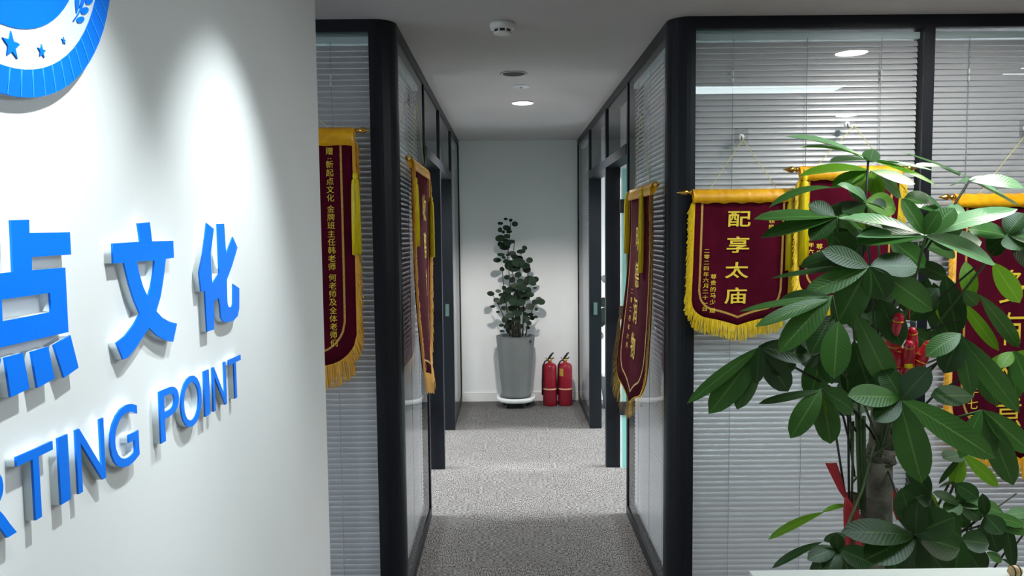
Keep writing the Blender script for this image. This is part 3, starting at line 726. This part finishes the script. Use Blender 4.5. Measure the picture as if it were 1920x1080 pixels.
cluster(1545, 655, 1.86, [(1518, 747, 46, 'm', .9), (1500, 680, 40, 'd', .8), (1480, 650, 30, 'd', .6), (1560, 720, 36, 'd', .9)])
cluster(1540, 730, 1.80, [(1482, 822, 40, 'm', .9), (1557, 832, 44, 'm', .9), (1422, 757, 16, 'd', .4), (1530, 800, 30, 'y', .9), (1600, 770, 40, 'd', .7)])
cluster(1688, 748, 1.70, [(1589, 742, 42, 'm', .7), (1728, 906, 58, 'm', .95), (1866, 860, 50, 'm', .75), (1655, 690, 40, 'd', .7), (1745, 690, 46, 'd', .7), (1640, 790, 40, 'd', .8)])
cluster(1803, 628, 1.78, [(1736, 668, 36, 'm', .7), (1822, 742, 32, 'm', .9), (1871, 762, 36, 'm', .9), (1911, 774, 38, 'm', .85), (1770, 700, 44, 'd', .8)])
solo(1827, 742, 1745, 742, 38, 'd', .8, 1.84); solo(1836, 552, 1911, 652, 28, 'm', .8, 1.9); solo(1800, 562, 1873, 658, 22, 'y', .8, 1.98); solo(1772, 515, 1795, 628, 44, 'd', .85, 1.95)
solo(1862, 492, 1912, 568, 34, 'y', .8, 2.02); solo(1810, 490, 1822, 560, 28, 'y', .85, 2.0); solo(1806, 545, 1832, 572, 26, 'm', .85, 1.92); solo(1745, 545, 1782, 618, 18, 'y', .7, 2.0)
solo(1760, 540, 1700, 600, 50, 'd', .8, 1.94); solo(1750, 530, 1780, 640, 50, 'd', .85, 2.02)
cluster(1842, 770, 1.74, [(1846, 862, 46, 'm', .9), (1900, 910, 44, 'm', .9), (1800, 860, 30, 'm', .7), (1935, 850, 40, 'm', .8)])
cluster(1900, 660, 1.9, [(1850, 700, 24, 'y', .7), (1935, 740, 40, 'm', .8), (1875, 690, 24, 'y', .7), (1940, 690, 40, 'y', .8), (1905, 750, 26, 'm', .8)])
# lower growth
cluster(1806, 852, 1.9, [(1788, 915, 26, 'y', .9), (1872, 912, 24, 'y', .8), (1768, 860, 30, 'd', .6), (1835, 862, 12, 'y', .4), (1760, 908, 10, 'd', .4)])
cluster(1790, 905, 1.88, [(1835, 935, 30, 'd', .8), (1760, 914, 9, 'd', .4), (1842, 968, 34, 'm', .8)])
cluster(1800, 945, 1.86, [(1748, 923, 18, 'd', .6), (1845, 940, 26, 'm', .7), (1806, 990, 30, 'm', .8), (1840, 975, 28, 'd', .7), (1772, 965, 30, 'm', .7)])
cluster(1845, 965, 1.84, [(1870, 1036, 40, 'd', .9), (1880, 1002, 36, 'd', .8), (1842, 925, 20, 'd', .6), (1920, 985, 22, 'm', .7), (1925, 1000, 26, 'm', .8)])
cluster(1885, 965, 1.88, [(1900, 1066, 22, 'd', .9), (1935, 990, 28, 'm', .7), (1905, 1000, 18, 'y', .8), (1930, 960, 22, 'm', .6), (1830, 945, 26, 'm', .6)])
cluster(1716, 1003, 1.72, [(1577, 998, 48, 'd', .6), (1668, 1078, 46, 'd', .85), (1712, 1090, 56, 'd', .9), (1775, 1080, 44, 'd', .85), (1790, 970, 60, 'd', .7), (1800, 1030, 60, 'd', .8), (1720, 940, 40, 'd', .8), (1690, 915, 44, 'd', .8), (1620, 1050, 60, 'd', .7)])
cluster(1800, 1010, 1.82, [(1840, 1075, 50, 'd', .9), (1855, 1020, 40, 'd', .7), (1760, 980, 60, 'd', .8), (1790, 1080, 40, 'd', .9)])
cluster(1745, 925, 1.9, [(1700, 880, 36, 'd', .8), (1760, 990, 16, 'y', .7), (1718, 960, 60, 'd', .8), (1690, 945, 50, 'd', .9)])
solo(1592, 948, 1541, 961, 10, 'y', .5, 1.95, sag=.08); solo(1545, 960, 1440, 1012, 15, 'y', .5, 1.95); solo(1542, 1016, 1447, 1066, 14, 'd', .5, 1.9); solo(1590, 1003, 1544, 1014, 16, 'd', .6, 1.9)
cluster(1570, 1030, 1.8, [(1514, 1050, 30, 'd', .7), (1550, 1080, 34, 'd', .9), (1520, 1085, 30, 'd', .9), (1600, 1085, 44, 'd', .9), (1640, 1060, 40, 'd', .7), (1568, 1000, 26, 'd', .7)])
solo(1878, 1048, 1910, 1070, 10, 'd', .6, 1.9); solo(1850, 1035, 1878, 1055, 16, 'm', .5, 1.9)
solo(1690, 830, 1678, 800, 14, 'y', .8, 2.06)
# inner foliage round the trunk top
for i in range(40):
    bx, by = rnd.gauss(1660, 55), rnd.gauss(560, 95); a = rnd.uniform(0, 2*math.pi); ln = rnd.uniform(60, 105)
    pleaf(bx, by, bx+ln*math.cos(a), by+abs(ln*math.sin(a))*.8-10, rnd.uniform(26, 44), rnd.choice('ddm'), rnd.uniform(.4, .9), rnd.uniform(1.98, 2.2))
# stems from the trunk to every cluster
top = at_y(1657, 800, PY)
for i, (hx, hy, y0) in enumerate(CL):
    Hb = at_y(hx, hy, y0)
    st = at_y(rnd.uniform(1585, 1615) if i % 3 == 0 else rnd.uniform(1640, 1670), rnd.uniform(800, 930) if hy > 600 else rnd.uniform(700, 900), PY+rnd.uniform(-.03, .03))
    if hx > 1740 and hy > 800: st = at_y(1690+rnd.uniform(-10, 40), 1075, 1.95)
    mid = (st+Hb)/2 + Vector((0, 0, .05 if hy < 800 else 0)); mid.x = st.x*.55+Hb.x*.45
    MB().tube([st, st*.6+mid*.4+Vector((0, 0, .02)), mid, mid*.4+Hb*.6, Hb], .0032, 5).build('stem', STEMG if i % 2 else STEMD, plant, True)
for x0, x1, yt, yb in ((1568, 1585, 820, 930), (1590, 1592, 770, 945), (1600, 1597, 790, 945), (1606, 1612, 770, 955), (1612, 1619, 770, 955), (1620, 1621, 780, 960), (1583, 1606, 770, 810)):
    MB().tube([at_y(x0, yt, PY-.05), at_y((x0+x1)/2, (yt+yb)/2, PY-.05), at_y(x1, yb, PY-.05)], .0045 if x0 > 1600 else .003, 6).build('stem', STEMG if x0 > 1595 else STEMD, plant, True)
for a, c in (((1792, 1000), (1838, 985)), ((1840, 1003), (1800, 1020)), ((1808, 870), (1792, 940)), ((1795, 900), (1793, 1000)), ((1835, 985), (1830, 1050)), ((1905, 925), (1870, 950)), ((1862, 1068), (1885, 1035)), ((1822, 980), (1808, 1070)), ((1815, 985), (1800, 1070)), ((1920, 1000), (1890, 1040)), ((1690, 700), (1790, 660)), ((1740, 690), (1800, 655)), ((1735, 620), (1800, 600)), ((1760, 560), (1830, 500))):
    MB().tube([at_y(*a, 1.92), at_y(*c, 1.9)], .0025, 5).build('stem', STEMD, plant)
# trunk with a tied collar, a cut side trunk, the pot
tb = [at_y(1643, y, PY) for y in (1060, 980, 900, 862)]; tb[0].x -= .006
b = MB(); base = Vector((tb[0].x-.01, PY, .44))
pts = [base, tb[0], tb[1], tb[2], tb[3]]; b.tube(pts, [.047, .044, .040, .041, .040], 14); b.build('trunk', BARK, plant, True)
MB().tube([at_y(1650, 866, PY), at_y(1650, 852, PY), at_y(1653, 838, PY)], [.041, .037, .035], 14).build('trunk_collar', mat('pale_scarred_bark', (.13, .12, .09), .8, noise=(50, .5, (1, 1, 3)), bump=(90, .8)), plant, True)
MB().tube([at_y(1653, 840, PY), at_y(1657, 790, PY), at_y(1660, 730, PY), at_y(1662, 620, PY)], [.034, .034, .031, .022], 14).build('upper_trunk', BARK, plant, True)
MB().tube([Vector((at_y(1597, 1060, PY).x, PY, .44)), at_y(1597, 1000, PY), at_y(1598, 925, PY)], [.018, .017, .016], 10).build('side_trunk', mat('brown_cut_bark', (.10, .055, .03), .85, noise=(30, .3, (1, 1, 1))), plant, True)
b = MB().lathe([(.14, 0), (.15, .01), (.185, .43), (.20, .44), (.20, .47), (.178, .47), (.172, .44), (.17, .43)], 32, (pot_p.x, PY, 0)); b.build('pot', mat('white_glazed_pot', (.75, .75, .73), .3), plant, True)
MB().lathe([(.17, .425), (.17, .432)], 28, (pot_p.x, PY, 0)).build('soil', mat('dark_soil', (.03, .022, .015), .95, noise=(40, .5, (1, 1, 1)), bump=(60, .8)), plant)
# red ribbons tied round the side trunk
RED = mat('red_ribbon', (.62, .03, .045), .35, sheen=.2, noise=(20, .25, (1, 1, .3))); CRACK = mat('red_lacquer', (.58, .008, .03), .3, coat=.3); GOLDB = mat('gold_band', (.9, .45, .06), .3, metal=.8)
def strip(name, parent, pts, widths, m, y0):
    P3 = [at_y(x, y, y0+dy) for x, y, dy in pts]; b = MB(); n = len(P3)
    for th in (0, .0012):
        for p, wv in zip(P3, widths):
            b.v += [(p.x-wv/2, p.y+th, p.z), (p.x, p.y-.003+th, p.z), (p.x+wv/2, p.y+th, p.z)]
    for i in range(n-1):
        for k in (0, 1):
            q = (i*3+k, i*3+k+1, i*3+k+4, i*3+k+3); b.f.append(q); b.f.append(tuple(3*n+j for j in q[::-1]))
        for k in (0, 2):
            q = (i*3+k, (i+1)*3+k, 3*n+(i+1)*3+k, 3*n+i*3+k); b.f.append(q)
    return b.build(name, m, parent, True)
t = thing('red_ribbon', 'red ribbon tied round the cut side trunk of the plant', 'ribbon', (0, 0, 0))
strip('upper_tail', t, [(1558, 868, 0), (1567, 890, .0), (1578, 918, 0), (1587, 935, 0)], [.030, .026, .018, .011], RED, 1.93)
strip('lower_tail', t, [(1588, 934, 0), (1592, 955, 0), (1590, 990, 0), (1587, 1033, 0)], [.012, .030, .022, .018], RED, 1.93)
strip('knot_loop', t, [(1586, 932, 0), (1594, 945, -.01), (1609, 960, 0)], [.010, .013, .012], RED, 1.928)
strip('back_tail', t, [(1606, 955, 0), (1612, 990, 0), (1611, 1040, 0)], [.012, .016, .018], RED, 1.94)
t = thing('red_ribbon', 'faded red ribbon end hanging behind the main trunk', 'ribbon', (0, 0, 0))
strip('tail', t, [(1675, 800, 0), (1676, 830, 0), (1677, 855, 0)], [.010, .014, .016], RED, 2.03)
strip('lower_fold', t, [(1672, 915, 0), (1680, 940, 0), (1688, 975, 0)], [.03, .035, .02], RED, 2.05)
# firecracker ornament
orn = thing('firecracker_ornament', 'cluster of red toy firecrackers with gold bands hanging among the plant leaves', 'ornament', (0, 0, 0))
for a, c, r in (((1672, 655), (1687, 588), 15), ((1709, 665), (1711, 615), 12), ((1676, 690), (1686, 650), 13), ((1700, 690), (1706, 640), 13), ((1722, 682), (1745, 640), 13), ((1690, 705), (1704, 672), 13), ((1725, 660), (1722, 690), 12), ((1672, 640), (1668, 680), 10)):
    A, C = at_y(*a, 1.86), at_y(*c, 1.84+rnd.uniform(-.02, .02)); d = C-A; L_ = d.length; rr = r*1.85/FPX
    me = MB().lathe([(rr*.9, 0), (rr, L_*.08), (rr*.9, L_*.5), (rr*.62, L_*.92), (rr*.35, L_)], 12).mesh('firecracker', CRACK, True)
    o = put('firecracker', me, orn, A); o.rotation_mode = 'QUATERNION'; o.rotation_quaternion = d.to_track_quat('Z', 'Y')
    for hgt, k in ((.12, 1.0), (.80, .74)):
        put('gold_band', MB().lathe([(rr*k*1.03, L_*hgt), (rr*k*1.03, L_*(hgt+.035))], 12).mesh('gold_band', GOLDB, True), o)
MB().tube([at_y(1705, 600, 1.9), at_y(1706, 560, 1.95), at_y(1690, 520, 2.0)], .0015, 4).build('hanging_thread', CRACK, orn)
strip('yellow_tag', orn, [(1704, 682, 0), (1704, 686, 0), (1704, 690, 0)], [.018, .02, .018], TASSEL, 1.80)

# ------------------------------------------------------------------ white counter
q0 = at_z(1405, 1070, 1.05)
t = thing('reception_counter', 'white reception counter in front of the tall plant', 'counter', (q0.x, .62, 0))
CW = mat('white_counter_laminate', (.82, .82, .78), .35, noise=(2, .02, (1, 1, 1)))
MB().box(0, 1.6, 0, q0.y-.62, 1.01, 1.05).build('counter_top', CW, t); MB().box(.03, 1.57, .03, q0.y-.65, .0, 1.01).build('counter_body', CW, t)
q1 = at_z(1894, 1076, 1.05)
t = thing('striped_trinket', 'small tan trinket with dark stripes lying on the white counter', 'trinket', (q1.x, q1.y-.012, 1.05))
TAN = mat('tan_glaze', (.62, .42, .2), .4)
MB().lathe([(.003, -.012), (.009, -.006), (.010, 0), (.009, .006), (.003, .012)], 14, (0, 0, .010), 'x').build('body', TAN, t, True)
for xx in (-.005, .004): MB().lathe([(.0098, xx-.001), (.0104, xx), (.0098, xx+.001)], 14, (0, 0, .010), 'x').build('dark_stripe', BLACK, t, True)

# ------------------------------------------------------------------ corridor end: potted plant
pc = at_z(968, 768, 0); cx, cy = pc.x, 7.14
pl = thing('potted_aralia', 'dark round-leaved plant in a tall grey faceted pot against the end wall', 'potted plant', (cx, cy, 0))
GREY = mat('grey_concrete_pot', (.19, .197, .197), .6, noise=(6, .12, (1, 1, .35)))
pot = MB().lathe([(.125, .10), (.135, .115), (.185, .655), (.188, .665), (.176, .668), (.166, .64)], 12, ph=.26).build('pot', GREY, pl)
MB().lathe([(.165, .628), (.165, .635)], 12, ph=.26).build('soil', MATS['dark_soil'], pl)
pm = at_y(1000, 637, cy-.15)
MB().box(-.014, .014, -.003, 0, -.012, .012).build('maker_label', BLACK, pl, loc=(.135, -.128, .625)).rotation_euler = (-.1, 0, .75)
tr = MB().lathe([(.165, .055), (.176, .062), (.180, .10), (.170, .10), (.160, .075), (.0, .075)], 28, cap=False).build('wheeled_saucer', mat('white_saucer_plastic', (.85, .85, .84), .35), pl, True)
MB().lathe([(.16, .055), (.16, .056)], 24).build('saucer_underside', BLACK, pl)
for i in range(5):
    a = -math.pi/2+.55+2*math.pi*i/5-.0; x, y = .12*math.cos(a), .12*math.sin(a)
    MB().lathe([(.026, -.012), (.027, 0), (.026, .012)], 14, (x, y, .027), 'x').box(x-.018, x+.018, y-.012, y+.012, .04, .055).build('caster', BLACK, pl, True)
DK = leaf_mat('dark_aralia_leaf', (.012, .030, .014), (.02, .045, .02), .06, .45)
def round_leaf(parent, c, r, n, m, r2=None):
    n = n.normalized(); a = n.cross(UP); a = a.normalized() if a.length > .05 else Vector((1, 0, 0)); bb = n.cross(a); vs = [tuple(c)]; uvs = [(.5, .5)]; k = 9; r2 = r2 or r
    for i in range(k):
        q = 2*math.pi*i/k; vs.append(tuple(c+a*(r*math.cos(q))+bb*(r2*math.sin(q))+n*.004)); uvs.append((.5+.3*math.cos(q), .5+.5*math.sin(q)))
    me = bpy.data.meshes.new('leaf'); me.from_pydata(vs, [], [(0, 1+i, 1+(i+1) % k) for i in range(k)]); me.materials.append(m)
    ul = me.uv_layers.new(name='UVMap')
    for lp in me.loops: ul.data[lp.index].uv = uvs[lp.vertex_index]
    me.polygons.foreach_set('use_smooth', [True]*k); return put('leaf', me, parent)
r2_ = random.Random(21)
OFF = Vector((cx, cy, 0))
def alf(px, py, rp, dy=None, n=None, ar=1.):
    dy = r2_.uniform(-.12, .08) if dy is None else dy
    p = at_y(px, py, cy+dy)-OFF; nn = n or Vector((r2_.uniform(-.8, .8), -1, r2_.uniform(-.2, .9)))
    round_leaf(pl, p, rp*cy/FPX*1.1, nn, DK, rp*cy/FPX*ar)
LV = [(938, 419, 5), (948, 411, 4), (958, 413, 4), (965, 420, 6), (950, 428, 9), (938, 431, 5), (943, 435, 4), (955, 435, 6), (938, 447, 9), (950, 443, 7), (950, 455, 9), (946, 462, 10), (959, 453, 6), (938, 458, 5), (983, 465, 6), (939, 478, 7), (932, 488, 7), (960, 475, 7), (977, 472, 8), (974, 484, 7), (952, 478, 4), (944, 483, 4), (964, 481, 8), (993, 488, 6), (948, 490, 5), (956, 497, 11), (972, 492, 12), (983, 498, 12), (965, 502, 12), (988, 505, 9), (941, 505, 5), (950, 520, 6), (971, 515, 7), (961, 525, 7), (993, 525, 10), (1003, 524, 8), (1000, 532, 7), (985, 530, 8), (976, 528, 7), (967, 536, 9), (978, 540, 10), (990, 545, 8), (1003, 540, 4), (960, 542, 8), (953, 545, 8), (945, 540, 5), (920, 551, 7), (934, 546, 5), (944, 538, 4), (950, 552, 9), (940, 553, 6), (931, 563, 6), (937, 567, 6), (924, 575, 5), (945, 562, 8), (992, 553, 9), (985, 560, 8), (1003, 567, 6), (1014, 566, 8), (1010, 560, 5), (970, 555, 11), (960, 560, 10), (975, 568, 10), (965, 575, 9), (994, 575, 8), (1005, 580, 4), (934, 585, 4), (946, 578, 7), (957, 582, 9), (970, 587, 9), (980, 580, 8), (947, 599, 7), (940, 610, 5), (942, 621, 5), (955, 605, 8), (960, 618, 11), (968, 600, 8), (985, 590, 6), (995, 590, 6), (998, 596, 5), (987, 598, 6), (992, 606, 5), (975, 612, 7), (1004, 594, 4), (985, 602, 5), (990, 614, 4), (966, 622, 9), (950, 612, 6), (955, 592, 8), (962, 566, 9), (972, 546, 8), (980, 552, 7)]
for px, py, rp in LV: alf(px, py, rp, ar=r2_.uniform(.6, 1))
for pts in ([(963, 630), (958, 560), (952, 480), (958, 415)], [(972, 630), (968, 560), (960, 500), (965, 450)], [(956, 630), (948, 560), (944, 545), (942, 500)], [(958, 630), (945, 595), (936, 575), (925, 555)], [(985, 630), (992, 600), (1000, 575), (1008, 565)], [(980, 630), (982, 570), (988, 530), (992, 490)], [(966, 630), (975, 600), (972, 520), (978, 470)]):
    MB().tube([at_y(x, y, cy-.03)-OFF for x, y in pts], [.007, .005, .004, .003], 5).build('stem', mat('dark_brown_stem', (.035, .028, .02), .8), pl, True)
for x in (962, 968, 974): MB().tube([at_y(x, 632, cy-.02)-OFF, at_y(x-1, 575, cy-.02)-OFF], [.014, .010], 7).build('woody_stem', MATS['dark_brown_stem'], pl, True)
# office plant glimpsed through the far right doorway
op = thing('office_plant', 'dark leafy plant glimpsed through the far right doorway', 'potted plant', (.98, 7.05, 0))
MB().lathe([(.10, 0), (.13, .30), (.12, .30), (.11, .27)], 16).build('pot', GREY, op); MB().tube([(0, 0, .25), (-.02, -.02, .8), (-.06, -.03, 1.2)], .012).build('stem', MATS['dark_brown_stem'], op)
for i in range(30):
    round_leaf(op, Vector((r2_.uniform(-.16, .12), r2_.uniform(-.12, .1), r2_.uniform(.55, 1.25))), r2_.uniform(.03, .05), Vector((r2_.uniform(-.7, .7), -1, r2_.uniform(0, .8))), DK)

# ------------------------------------------------------------------ fire extinguishers
REDP = mat('red_extinguisher_paint', (.30, .004, .02), .3, coat=.25); LAB = mat('dark_red_label', (.22, .004, .016), .45); BAND = mat('pale_yellow_band', (.75, .50, .30), .5); YEL = mat('yellow_sticker', (.55, .33, .05), .5)
def extinguisher(label, px, sticker):
    p = at_z(px, 758, 0)
    t = thing('fire_extinguisher', label, 'extinguisher', (p.x, 7.16, 0), 0, 'fire extinguishers at the corridor end')
    R = .066
    MB().lathe([(R*.93, 0), (R, .008), (R, .355), (R*.96, .375), (R*.80, .392), (R*.45, .402), (.018, .405), (.018, .42)], 24).build('cylinder', REDP, t, True)
    MB().lathe([(R+.0006, .155), (R+.0006, .168)], 24, cap=False).build('pale_band', BAND, t, True)
    MB().lathe([(R+.0005, .035), (R+.0005, .150)], 24, cap=False).build('lower_label', LAB, t, True)
    if sticker: MB().lathe([(R+.0008, .29), (R+.0008, .355)], 24, cap=False).mesh('x', YEL)
    if sticker:
        b = MB()
        for i in range(4):
            a0, a1 = [math.radians(-145+9*j) for j in (i, i+1)]
            b.quad(*[((R+.001)*math.cos(a), (R+.001)*math.sin(a), z) for a, z in ((a0, .285), (a1, .285), (a1, .355), (a0, .355))])
        b.build('yellow_sticker', YEL, t, True)
    MB().lathe([(.016, .415), (.020, .42), (.020, .438), (.012, .442)], 14).build('valve', BRASS, t, True)
    MB().tube([(-.022, 0, .428), (-.034, -.005, .442), (-.034, -.005, .455)], .006, 6).build('gauge', STEEL, t, True)
    # squeeze grip: curved upper lever and short lower handle
    b = MB()
    for pts, w in (([(-.012, .436), (.004, .462), (.020, .486), (.036, .500)], (.012, .011, .009, .006)), ([(-.005, .436), (.018, .440), (.040, .452)], (.008, .007, .005))):
        b.tube([(x, 0, z) for x, z in pts], list(w), 8)
    b.build('grip', BLACK, t, True)
    MB().tube([(-.018, -.01, .43), (-.045, -.02, .42), (-.066, -.02, .38), (-.072, -.016, .22), (-.072, -.016, .10)], .0075, 7).build('hose', BLACK, t, True)
    return t
extinguisher('red fire extinguisher nearer the grey plant pot', 1031, False)
extinguisher('red fire extinguisher with a small yellow sticker', 1059.5, True)
